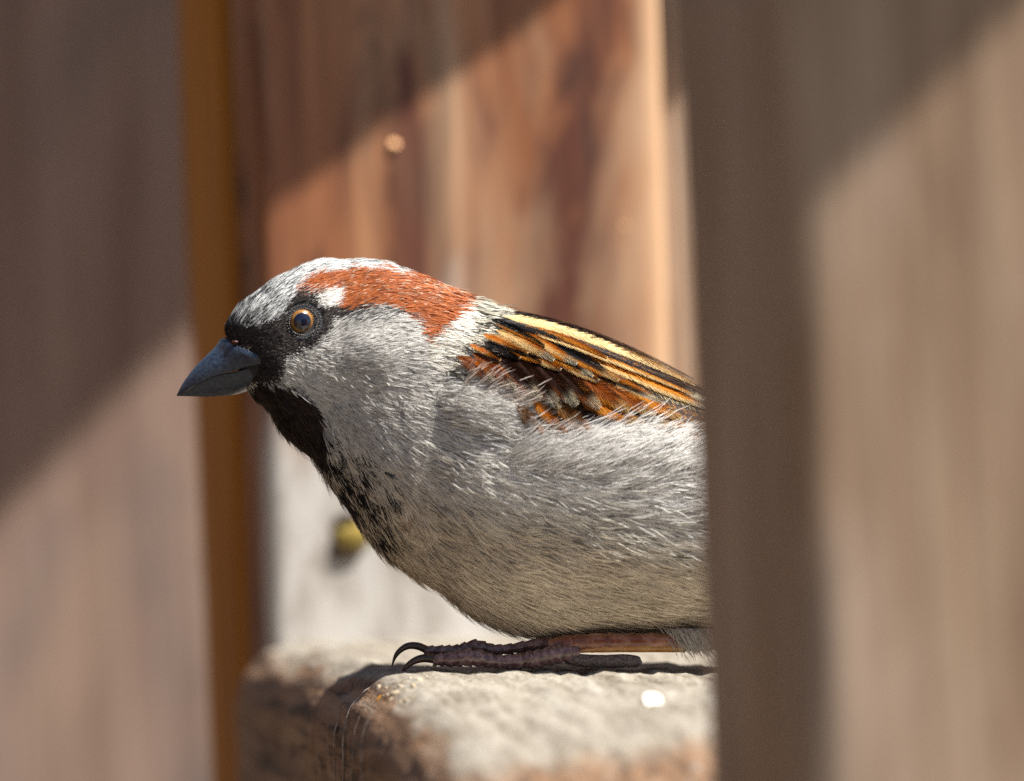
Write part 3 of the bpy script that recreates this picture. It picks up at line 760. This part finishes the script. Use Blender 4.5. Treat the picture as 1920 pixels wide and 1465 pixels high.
# ------------------------------------------------------------------ wing with its feathers
K = np.array((.013, .013, .017)); C_ = np.array((.88, .64, .32)); O_ = np.array((.74, .31, .035)); RU = np.array((.36, .105, .022)); DB_ = np.array((.045, .019, .013)); WH = np.array((.82, .77, .64)); BR_ = np.array((.30, .15, .055))
wing = empty('wing'); wing.parent = bird
def feather(base, ctrl, tip, width, cu_, cc_, cl_, ct_, off, tipfrac=0.2, streak=0.25, seed=0, nb=None, parent=None, fray=0.25, ragged=1.0):
    """one contour feather: barbs on both sides of a shaft; colours of upper vane, middle, lower vane, tip"""
    b0, b1, b2 = (np.array(q, float) for q in (base, ctrl, tip))
    length = np.linalg.norm(b1 - b0) + np.linalg.norm(b2 - b1)
    nb = nb or int(np.clip(length / 1.15, 40, 260))
    rg = np.random.default_rng(seed + 100)
    def path(t): t = t[:, None]; return b0 * (1 - t) ** 2 + b1 * 2 * t * (1 - t) + b2 * t * t
    def dirn(t): t = t[:, None]; return norm((b1 - b0) * 2 * (1 - t) + (b2 - b1) * 2 * t)
    def half(t): return width * np.clip(t / 0.14, 0.15, 1) ** 0.6 * np.clip(1 - np.clip(t - 0.55, 0, 1) / 0.47, 0, 1) ** 0.55
    Vs, Cs, Fs = [], [], []
    nseg = 5
    for sgn, cv in ((-1, cu_), (1, cl_)):
        t0 = np.linspace(0.0, 0.96, nb) + (rg.random(nb) - 0.5) * 0.008
        reach = (0.27 + 0.10 * rg.random(nb)) * (1 + ragged * 0.25 * (rg.random(nb) - 0.5)) * min(1.0, 90.0 / length) * 1.25
        lv = 0.75 + 0.5 * rg.random(nb)
        for k in range(nseg + 1):
            s = k / nseg
            t = np.clip(t0 + reach * s, 0, 1.02)
            ho = half(np.clip(t0 + reach * 0.8, 0, 1)) + 1.0
            lat = ho * s * (1 - 0.12 * s) * (1 + (rg.random(nb) - 0.5) * 0.12 * s)
            d_ = dirn(np.clip(t, 0, 1)); nrm2 = np.stack([-d_[:, 1], d_[:, 0]], 1)
            p = path(np.clip(t, 0, 1)) + nrm2 * (sgn * lat)[:, None]
            wv = max(1.1, length / nb * 1.2) * (1.0 if k < nseg - 1 else (0.7 if k == nseg - 1 else 0.25))
            hgt = off + 5.0 * t + 2.5 * (1 - s * s) + (rg.random(nb) - 0.5) * 0.8
            dpt = depth_at(p[:, 0], p[:, 1]) - hgt
            m = np.clip((s - streak) / 0.22, 0, 1)
            cc = cc_[None] * (1 - m) + cv[None] * m
            tm = np.clip((t - (1 - tipfrac)) / 0.10 + (rg.random(nb) - 0.5) * 0.6, 0, 1)[:, None]
            cc = cc * (1 - tm) + ct_[None] * tm
            cc = cc * lv[:, None]
            for q in (-0.5, 0.5):
                pp = p + d_ * (q * wv)
                Vs.append(np.stack([pp[:, 0], dpt + q * 0.8, -pp[:, 1]], 1)); Cs.append(cc)
    VA = np.stack(Vs, 0); CA = np.stack(Cs, 0)      # (2 sides * (nseg+1) * 2, nb, 3)
    def vid(side, k, q, i): return ((side * (nseg + 1) + k) * 2 + q) * nb + i
    i = np.arange(nb)
    for side in range(2):
        for k in range(nseg):
            Fs.append(np.stack([vid(side, k, 0, i), vid(side, k, 1, i), vid(side, k + 1, 1, i), vid(side, k + 1, 0, i)], 1))
    return mesh_obj('feather', W(VA.reshape(-1, 3)), np.concatenate(Fs), M_VANE, parent or wing, True, np.clip(CA.reshape(-1, 3), 0, 0.95))

def z3(x, y): return (800 + x / 3.692, 540 + y / 3.692)
FE = [  # base, control, tip (zoomed photo coordinates), half width, upper, middle, lower, tip colours
    # long flight and tertial feathers running on behind the post
    ((1300, 760), (1900, 1050), (3300, 1560), 24, O_, DB_, BR_, BR_), ((1200, 700), (1900, 960), (3400, 1500), 24, O_, DB_, BR_, BR_), ((1150, 600), (1900, 880), (3200, 1380), 24, O_, DB_, O_, BR_),
    ((1000, 520), (1800, 780), (2800, 1200), 22, C_, K, O_, O_), ((900, 440), (1700, 700), (2600, 1120), 20, C_, K, C_, O_),
    # greater coverts low on the wing
    ((1500, 820), (1700, 960), (1960, 1120), 20, C_, O_, C_, WH), ((1330, 780), (1560, 900), (1850, 1050), 20, O_, DB_, O_, C_), ((1200, 760), (1400, 850), (1720, 960), 19, O_, DB_, O_, C_),
    ((1050, 740), (1200, 830), (1500, 930), 18, RU, O_, O_, C_), ((880, 780), (980, 880), (1130, 985), 17, BR_, BR_, O_, O_), ((740, 780), (820, 880), (960, 1000), 17, BR_, O_, BR_, O_), ((620, 800), (680, 890), (800, 1005), 15, BR_, BR_, BR_, O_),
    # upper back
    ((1150, 470), (1500, 620), (2050, 870), 15, C_, O_, C_, WH), ((1050, 420), (1450, 570), (2000, 800), 13, K, K, O_, WH), ((950, 500), (1250, 620), (1650, 800), 14, O_, K, C_, WH),
    # median coverts, dark with rufous edge and pale tip
    ((1300, 640), (1480, 740), (1760, 900), 20, DB_, O_, O_, C_), ((1160, 610), (1330, 720), (1580, 880), 20, DB_, RU, O_, C_), ((1000, 580), (1180, 690), (1400, 850), 20, DB_, RU, O_, C_),
    ((860, 530), (1010, 650), (1200, 830), 21, DB_, DB_, RU, WH), ((700, 480), (860, 600), (1040, 810), 23, DB_, DB_, RU, WH), ((570, 450), (730, 580), (920, 830), 21, DB_, DB_, RU, WH),
    ((430, 440), (590, 560), (790, 760), 19, DB_, DB_, RU, WH), ((320, 450), (450, 530), (610, 690), 16, O_, RU, RU, WH), ((210, 470), (320, 530), (460, 640), 13, O_, RU, RU, WH),
    # scapulars: black and buff streaks
    ((860, 470), (1040, 560), (1190, 640), 12, O_, K, C_, WH), ((760, 400), (950, 490), (1150, 612), 13, K, K, O_, WH), ((640, 410), (780, 480), (930, 562), 12, O_, O_, C_, WH), ((520, 380), (650, 440), (800, 512), 12, K, K, O_, C_),
    ((400, 370), (520, 415), (650, 482), 12, O_, K, K, C_), ((300, 390), (390, 430), (510, 500), 11, K, O_, K, C_),
    ((760, 330), (1050, 470), (1330, 640), 14, K, K, O_, C_), ((620, 300), (820, 400), (1040, 525), 13, O_, C_, O_, WH), ((480, 290), (650, 350), (880, 500), 13, O_, C_, C_, WH), ((390, 320), (500, 360), (700, 450), 11, C_, O_, K, C_),
    # long black and cream stripes along the back
    ((680, 270), (1150, 400), (1840, 730), 12, O_, O_, C_, C_), ((640, 235), (900, 300), (1250, 480), 9, O_, O_, O_, C_), ((470, 212), (1050, 332), (1860, 722), 9.5, K, K, K, K), ((440, 215), (600, 270), (820, 400), 8, K, K, O_, C_),
    ((530, 193), (1150, 290), (1860, 668), 11.0, C_, C_, C_, C_), ((600, 168), (1150, 250), (1850, 632), 4.0, K, K, K, K)]
for i, (b, c, t, w_, cu_, cc_, cl_, ct_) in enumerate(FE):
    feather(z3(*b), z3(*c), z3(*t), w_, cu_, cc_, cl_, ct_, 9.0 + i * 0.5, seed=i, tipfrac=0.22 if w_ > 12 else 0.05, streak=0.52 if w_ >= 16 else 0.34)

# white barbs of the flank lying over the lower wing edge, and neck barbs over the shoulder
def overlay(name, n, poly, dirfun, Lr, Wr, colr, lift, up=8.0, parent=None, soft=7.0):
    p = np.array(poly, float); lo = p.min(0); hi = p.max(0)
    q = lo + rng.random((n * 4, 2)) * (hi - lo); q = q[inpoly(q[:, 0], q[:, 1], poly)][:n]
    m = len(q); rr = rng.random((m, 6)); q = q + rng.normal(0, soft, q.shape)
    e = 6.0
    d0 = depth_at(q[:, 0], q[:, 1])
    nu = (depth_at(q[:, 0] + e, q[:, 1]) - depth_at(q[:, 0] - e, q[:, 1])) / (2 * e); nv = (depth_at(q[:, 0], q[:, 1] + e) - depth_at(q[:, 0], q[:, 1] - e)) / (2 * e)
    N_ = norm(np.stack([nu, -np.ones(m), -nv], 1))
    F_ = dirfun(q); a = (fbm(q[:, 0] / 20, q[:, 1] / 20, 72) - 0.5) * 0.7 + (rr[:, 0] - 0.5) * 0.35
    F_ = np.stack([F_[:, 0] * np.cos(a) - F_[:, 1] * np.sin(a), F_[:, 0] * np.sin(a) + F_[:, 1] * np.cos(a)], 1)
    P_ = np.stack([q[:, 0], d0 - up, -q[:, 1]], 1)
    Lq = Lr[0] + (Lr[1] - Lr[0]) * rr[:, 1]; Wq = Wr[0] + (Wr[1] - Wr[0]) * rr[:, 2]
    cq = np.array(colr)[None] * (0.75 + 0.4 * rng.random(m))[:, None]
    o = strands(name, P_, N_, F_, Lq, Wq, np.full(m, lift) * (0.5 + rr[:, 5]), cq, rr, 0.8, parent=parent)
    tag(o, kind='stuff'); return o
overlay('flank_barbs', 2300, [(960, 812), (1000, 832), (1080, 832), (1160, 805), (1230, 815), (1300, 850), (1300, 890), (1180, 865), (1060, 875), (960, 860)], lambda q: norm(np.tile((.9, -.42), (len(q), 1))), (34, 75), (1.1, 1.9), (.90, .89, .86), 15, 9, soft=14)
overlay('flank_barbs', 1800, [(830, 722), (910, 746), (965, 775), (985, 792), (950, 806), (860, 785), (830, 760)], lambda q: norm(np.tile((.95, .12), (len(q), 1))), (20, 50), (1.1, 1.9), (.92, .91, .87), 10, 7, soft=9)
overlay('flank_barbs', 60, [(850, 700), (930, 722), (1000, 748), (1020, 760), (960, 760), (860, 725)], lambda q: norm(np.tile((.86, -.5), (len(q), 1))), (34, 60), (1.2, 1.8), (.85, .74, .66), 18, 14)
overlay('neck_barbs', 900, [(850, 700), (868, 665), (893, 630), (915, 585), (935, 575), (930, 600), (905, 640), (885, 670), (868, 695)], lambda q: norm(np.tile((.9, .42), (len(q), 1))), (18, 34), (1.6, 2.4), (.85, .82, .70), 10, 7)
overlay('neck_barbs', 500, [(850, 705), (868, 668), (893, 633), (915, 590), (935, 585), (930, 610), (905, 648), (880, 680)], lambda q: norm(np.tile((.88, .45), (len(q), 1))), (18, 34), (1.6, 2.4), (.05, .05, .05), 10, 7)
# stray pale barbs
overlay('stray_barbs', 160, [(800, 830), (900, 850), (1050, 920), (1290, 1010), (1290, 1060), (1100, 1010), (900, 940), (800, 870)], lambda q: norm(np.tile((.9, .4), (len(q), 1))), (20, 46), (1.8, 3.0), (.86, .84, .78), 16, 8)
overlay('stray_barbs', 60, [(620, 690), (760, 700), (800, 760), (700, 770)], lambda q: norm(np.tile((.85, .5), (len(q), 1))), (8, 18), (1.5, 2.4), (.86, .84, .80), 8, 5)

# ------------------------------------------------------------------ eye
EU, EV, ER = 569, 603, 25.0
ED = float(depth_at(np.array([EU]), np.array([EV]))[0])
eye = empty('eye'); eye.parent = bird
axis = norm(np.array((-0.10, -1.0, 0.02)))            # looking at the viewer and a little forward
ec = np.array((EU, ED + 14.0, -EV)) - axis * 0
sa = norm(np.cross(axis, (0, 0, 1.0))); sb = np.cross(sa, axis)
def cap(name, a0, a1, rad, mat, n=14, m=48, ripple=0.0):
    th = np.linspace(a0, a1, n); ph = np.linspace(0, 2 * math.pi, m, endpoint=False)
    A, B = np.meshgrid(th, ph, indexing='ij')
    dirs = np.cos(A)[..., None] * axis + (np.sin(A) * np.cos(B))[..., None] * sa + (np.sin(A) * np.sin(B))[..., None] * sb
    return mesh_obj(name, W((ec + dirs * rad).reshape(-1, 3)), grid_faces(n, m), mat, eye)
cap('eyeball', R(52), R(150), 28.0, M_EYE)
cap('iris', R(35), R(53.5), 28.2, M_IRIS)
cap('pupil', R(0.5), R(35.5), 28.3, M_PUPIL)
# granular rim of the eyelids: two rows of small beads
LV, LF = [], []
for row, (rr, cnt, br) in enumerate(((27.0, 44, 1.5), (32.0, 34, 1.3))):
    for k in range(cnt):
        a = 2 * math.pi * (k + 0.5 * row) / cnt
        p = ec + (sa * math.cos(a) + sb * math.sin(a) * (0.96 if row else 0.94)) * rr * (0.97 + 0.07 * random.random())
        pu, pv = p[0], -p[2]
        dd = float(depth_at(np.array([pu]), np.array([pv]))[0]) - (4.0, 3.0)[row]
        b = br * (0.75 + 0.5 * random.random())
        o_ = len(LV)
        for (x, y, z) in ((0, -1, 0), (1, 0, 0), (0, 0, 1), (-1, 0, 0), (0, 0, -1), (.75, -.65, .75), (-.75, -.65, .75), (-.75, -.65, -.75), (.75, -.65, -.75)):
            LV.append((pu + x * b * 1.15, dd + y * b, -pv + z * b))
        LF += [tuple(o_ + i for i in f) for f in ((0, 5, 2, 6), (0, 6, 3, 7), (0, 7, 4, 8), (0, 8, 1, 5), (1, 2, 5), (2, 3, 6), (3, 4, 7), (4, 1, 8))]
mesh_obj('eyelid', W(np.array(LV, float)), LF, M_LID, eye)

# ------------------------------------------------------------------ bill
def bill_half(name, stations, mat, upper):
    """stations: top u,v, bottom u,v, half width; open cross-section rounded on the outside"""
    Qs = catmull(np.array(stations, float), 60)
    m = 28; ph = np.linspace(0, 2 * math.pi, m, endpoint=False)
    cu2, su2 = np.cos(ph)[None], np.sin(ph)[None]
    tu, tv, bu, bv, w_ = Qs.T
    # flat on the seam side, arched on the outer side
    k = cu2 if True else cu2
    h = (1 + k) / 2
    if upper: wide = np.clip(1 - h ** 2.2, 0, 1) ** 0.5
    else: wide = np.clip(1 - (1 - h) ** 2.2, 0, 1) ** 0.5
    U = bu[:, None] + (tu - bu)[:, None] * h; V_ = bv[:, None] + (tv - bv)[:, None] * h
    d_ = -np.sign(su2) * w_[:, None] * np.maximum(wide, 0.04)
    Pq = np.stack([U, DC + d_, -V_], -1).reshape(-1, 3)
    fcs = [tuple(map(int, f)) for f in grid_faces(60, m)] + [tuple(range(m))[::-1], tuple(range(59 * m, 60 * m))]
    return mesh_obj(name, W(Pq), fcs, mat, bird)
bill_half('upper_mandible', [(331, 741, 333, 743, 1.5), (343, 718, 347, 734, 12), (362, 692, 372, 719, 27), (384, 669, 405, 704, 42), (405, 648, 438, 696, 56), (417, 633, 462, 687, 68), (440, 634, 488, 682, 82), (478, 645, 518, 674, 90), (500, 652, 530, 672, 84)], M_BILL, True)
bill_half('lower_mandible', [(334, 741, 336, 742.5, 1.2), (349, 733, 356, 743, 9.0), (373, 718.5, 382, 744, 20.5), (406, 703.5, 412, 743, 33), (438, 697, 440, 740, 45), (464, 690, 463, 733, 57), (488, 686, 484, 724, 70), (510, 681, 504, 712, 79)], M_BILL, False)
nd = DC - 52
blob('nostril', tuple(W(np.array([[440, DC - 57, -642]]))[0]), 7 * S, 3 * S, 4 * S, M_NOST, bird, 8)

# ------------------------------------------------------------------ near leg
leg = empty('leg'); leg.parent = bird
def limb(name, pts, rad, mat, n=14, steps=40, scale_bumps=0, amp=0.06, seed=0, flat=None, parent=None):
    Pp = catmull(np.array(pts, float), steps)            # u, v, depth
    rr = np.interp(np.linspace(0, 1, steps), np.linspace(0, 1, len(rad)), rad)
    path = np.stack([Pp[:, 0], Pp[:, 2], -Pp[:, 1]], 1)
    if scale_bumps:
        ph_ = (np.linspace(0, 1, steps) * scale_bumps) % 1.0
        rr = rr * (1 + amp * (1 - 2 * ph_))
    v_, f_ = tube(path, rr, n, flat)
    if amp:
        k = 1 + amp * 0.7 * (fbm(v_[:, 0] / 6, v_[:, 2] / 6 + v_[:, 1] / 7, seed) - 0.5)
        c_ = np.repeat(path, n, axis=0); v_ = c_ + (v_ - c_) * k[:, None]
    return mesh_obj(name, W(v_), f_, mat, parent or leg)
limb('tarsus', [(1030, 1212, 4), (1060, 1208, 2), (1120, 1205, 0), (1200, 1204, 2), (1290, 1204, 10), (1380, 1196, 30)], [13, 17, 18, 17.5, 18, 20], M_LEG, 18, 110, 11, 0.07, 1)
limb('tendon', [(1085, 1220, -8), (1130, 1216, -9), (1200, 1215, -7), (1285, 1215, 0)], [4, 7.5, 8, 8], M_TENDON, 12, 50, 0, 0.05, 9)
limb('toe', [(1085, 1222, -6), (1050, 1226, -12), (1010, 1234, -16), (970, 1240, -18), (930, 1240, -18), (890, 1233, -18), (850, 1236, -16), (812, 1237, -14)], [13, 18, 17, 14.5, 13, 16.5, 14, 9.5], M_TOE, 16, 130, 15, 0.13, 2)
limb('toe', [(1060, 1205, 16), (1010, 1208, 26), (960, 1216, 32), (925, 1218, 34), (893, 1213, 34), (860, 1220, 32), (830, 1221, 30), (795, 1219, 28)], [13, 11.5, 9.5, 10.5, 14, 12, 11, 8.5], M_TOE, 16, 120, 14, 0.13, 3)
limb('toe', [(1060, 1222, 20), (1030, 1220, 40), (990, 1228, 58), (950, 1232, 66)], [12, 11, 9, 4], M_TOE, 14, 60, 8, 0.1, 4)
limb('toe', [(1060, 1234, -6), (1090, 1238, -10), (1130, 1240, -12), (1170, 1239, -12), (1192, 1240, -11), (1200, 1241, -10), (1204, 1241, -10)], [10, 12, 12.5, 13, 11.5, 8, 1], M_PAD, 16, 60, 0, 0.10, 5)
limb('claw', [(816, 1236, -14), (795, 1234, -14), (775, 1240, -14), (758, 1254, -14), (748, 1272, -12)], [8.5, 8, 6.5, 4.2, 0.8], M_CLAW, 12, 40, 0, 0.0)
limb('claw', [(802, 1219, 28), (782, 1211, 28), (762, 1212, 28), (744, 1226, 28), (734, 1250, 28)], [7.5, 7.2, 6.2, 4.4, 0.8], M_CLAW, 12, 40, 0, 0.0)
# tuft of thigh down over the heel
n = 700
q = np.stack([1292 + rng.normal(0, 17, n), 6 - rng.random(n) * 34, -(1178 + rng.random(n) ** 2 * 26)], 1)
rr = rng.random((n, 6))
Fq = norm(np.stack([0.15 + 0.75 * rr[:, 0], 0.9 - 0.3 * rr[:, 4]], 1))
tf = strands('thigh_down', q, np.tile((0.0, -1.0, 0.0), (n, 1)), Fq, 18 + 34 * rr[:, 1] ** 2, 1.0 + rr[:, 2], np.full(n, 6.0), np.array((.62, .57, .50))[None] * (0.6 + 0.5 * rr[:, 3:4]), rr, 0.8)
tag(tf, kind='stuff')

# ------------------------------------------------------------------ crumbs and flakes on the beam
def on_top(u, v, lift=0.0):
    o = Vector(CAM); dv = Vector(at(u, v, 0)) - o
    hit, loc, nrm, idx = beam.ray_cast(beam.matrix_world.inverted() @ o, (beam.matrix_world.inverted().to_3x3() @ dv).normalized())
    if not hit: return Vector(at(u, v, 0)), Vector((0, 0, 1))
    return beam.matrix_world @ loc, beam.matrix_world.to_3x3() @ nrm
bpy.context.view_layer.update()
crs = [(708, 1291, 7.5), (724, 1291, 5.5), (740, 1300, 7), (732, 1312, 6), (718, 1305, 4.2), (752, 1287, 5), (746, 1318, 5), (750, 1319, 6), (762, 1314, 5), (771, 1307, 5.5), (760, 1295, 6), (775, 1288, 6), (788, 1276, 6), (769, 1272, 5.5), (758, 1278, 5), (800, 1268, 5), (806, 1318, 5), (726, 1304, 5)]
for i, (a, b, s_) in enumerate(crs):
    s_ *= 1.25 * (0.55 + 0.85 * random.random())
    p, nn = on_top(a, b)
    o = blob('crumb', (0, 0, 0), s_ * S, s_ * S * 0.9, s_ * S * 0.8, M_CRUMB, None, 30 + i, 8, 10, 0.45, 2.6)
    o.location = p + nn * s_ * S * 0.3; o.scale = (random.uniform(.7, 1.5), random.uniform(.6, 1.1), random.uniform(.5, .9)); o.rotation_euler = (random.random() * 3, random.random() * 3, random.random() * 3)
    tag(o, 'tiny pale crumb lying on the rounded beam edge below the claws', 'crumb', 'crumbs below the claws')
p, nn = on_top(709, 1312)
o = blob('amber_seed', (0, 0, 0), 8 * S, 6 * S, 13 * S, M_AMBER, None, 77, 10, 12, 0.3); o.location = p + nn * 4 * S; o.rotation_euler = (0, R(28), 0)
tag(o, 'orange seed fragment stuck on the brown rounded beam edge', 'seed')
# curled pale splinter in front of the toe
ps = []
for k in range(24):
    f = k / 23; p, nn = on_top(826 + 78 * f, 1256 + 4 * f - 3 * math.sin(f * 6)); ps.append(np.array(p + nn * (5 + 2 * math.sin(f * 11)) * S))
v_, f_ = tube(ps, [S * (6.5 + 2.0 * math.sin(k * 0.9)) * (0.5 if k in (0, 23) else 1) for k in range(24)], 10, 0.8)
tag(mesh_obj('splinter', v_, f_, M_CRUMB), 'curled pale wood splinter lying in front of the toe', 'splinter')
th = np.linspace(0, 4.9, 22); ps = []
pc, nn = on_top(822, 1256)
for a in th: ps.append(np.array(pc) + (np.array((math.cos(a) * 8, -2 * a / 5, 6 + math.sin(a) * 7)) * S))
v_, f_ = tube(ps, [S * 3.6] * 22, 8)
tag(mesh_obj('shaving', v_, f_, M_CRUMB), 'small ring shaped wood shaving beside the claw', 'shaving')
p, nn = on_top(1222, 1318)
o = flake('glint_flake', p + Vector(HALF) * 0.0006, 0.0012, M_GLINT, seed=3)  # added facet, angled to mirror the sun as a white glint
tag(o, 'added glossy flake angled to flash the sun on the beam', 'flake')
# fine dust and grit along the beam
GVt, GFc = [], []
for i in range(900):
    a = rng.uniform(640, 1290); b = rng.uniform(1252, 1330) if rng.random() < 0.5 else 1254 + rng.random() ** 2 * 40
    p, nn = on_top(a, b)
    if nn.z < 0.3: continue
    s_ = S * (0.8 + 2.6 * rng.random() ** 3); o_ = len(GVt)
    cpt = np.array(p) + np.array(nn) * s_ * 0.4
    for dvec in ((1, 0, 0), (0, 1, 0), (-1, 0, 0), (0, -1, 0), (0, 0, 1), (0, 0, -1)):
        GVt.append(cpt + np.array(dvec) * s_ * (0.6 + 0.8 * rng.random()))
    for q4 in ((0, 1, 4), (1, 2, 4), (2, 3, 4), (3, 0, 4), (1, 0, 5), (2, 1, 5), (3, 2, 5), (0, 3, 5)): GFc.append(tuple(o_ + z for z in q4))
gt = mesh_obj('grit', np.array(GVt), GFc, M_CRUMB, None, False)
tag(gt, 'fine pale wood dust scattered on the beam', 'dust', kind='stuff')
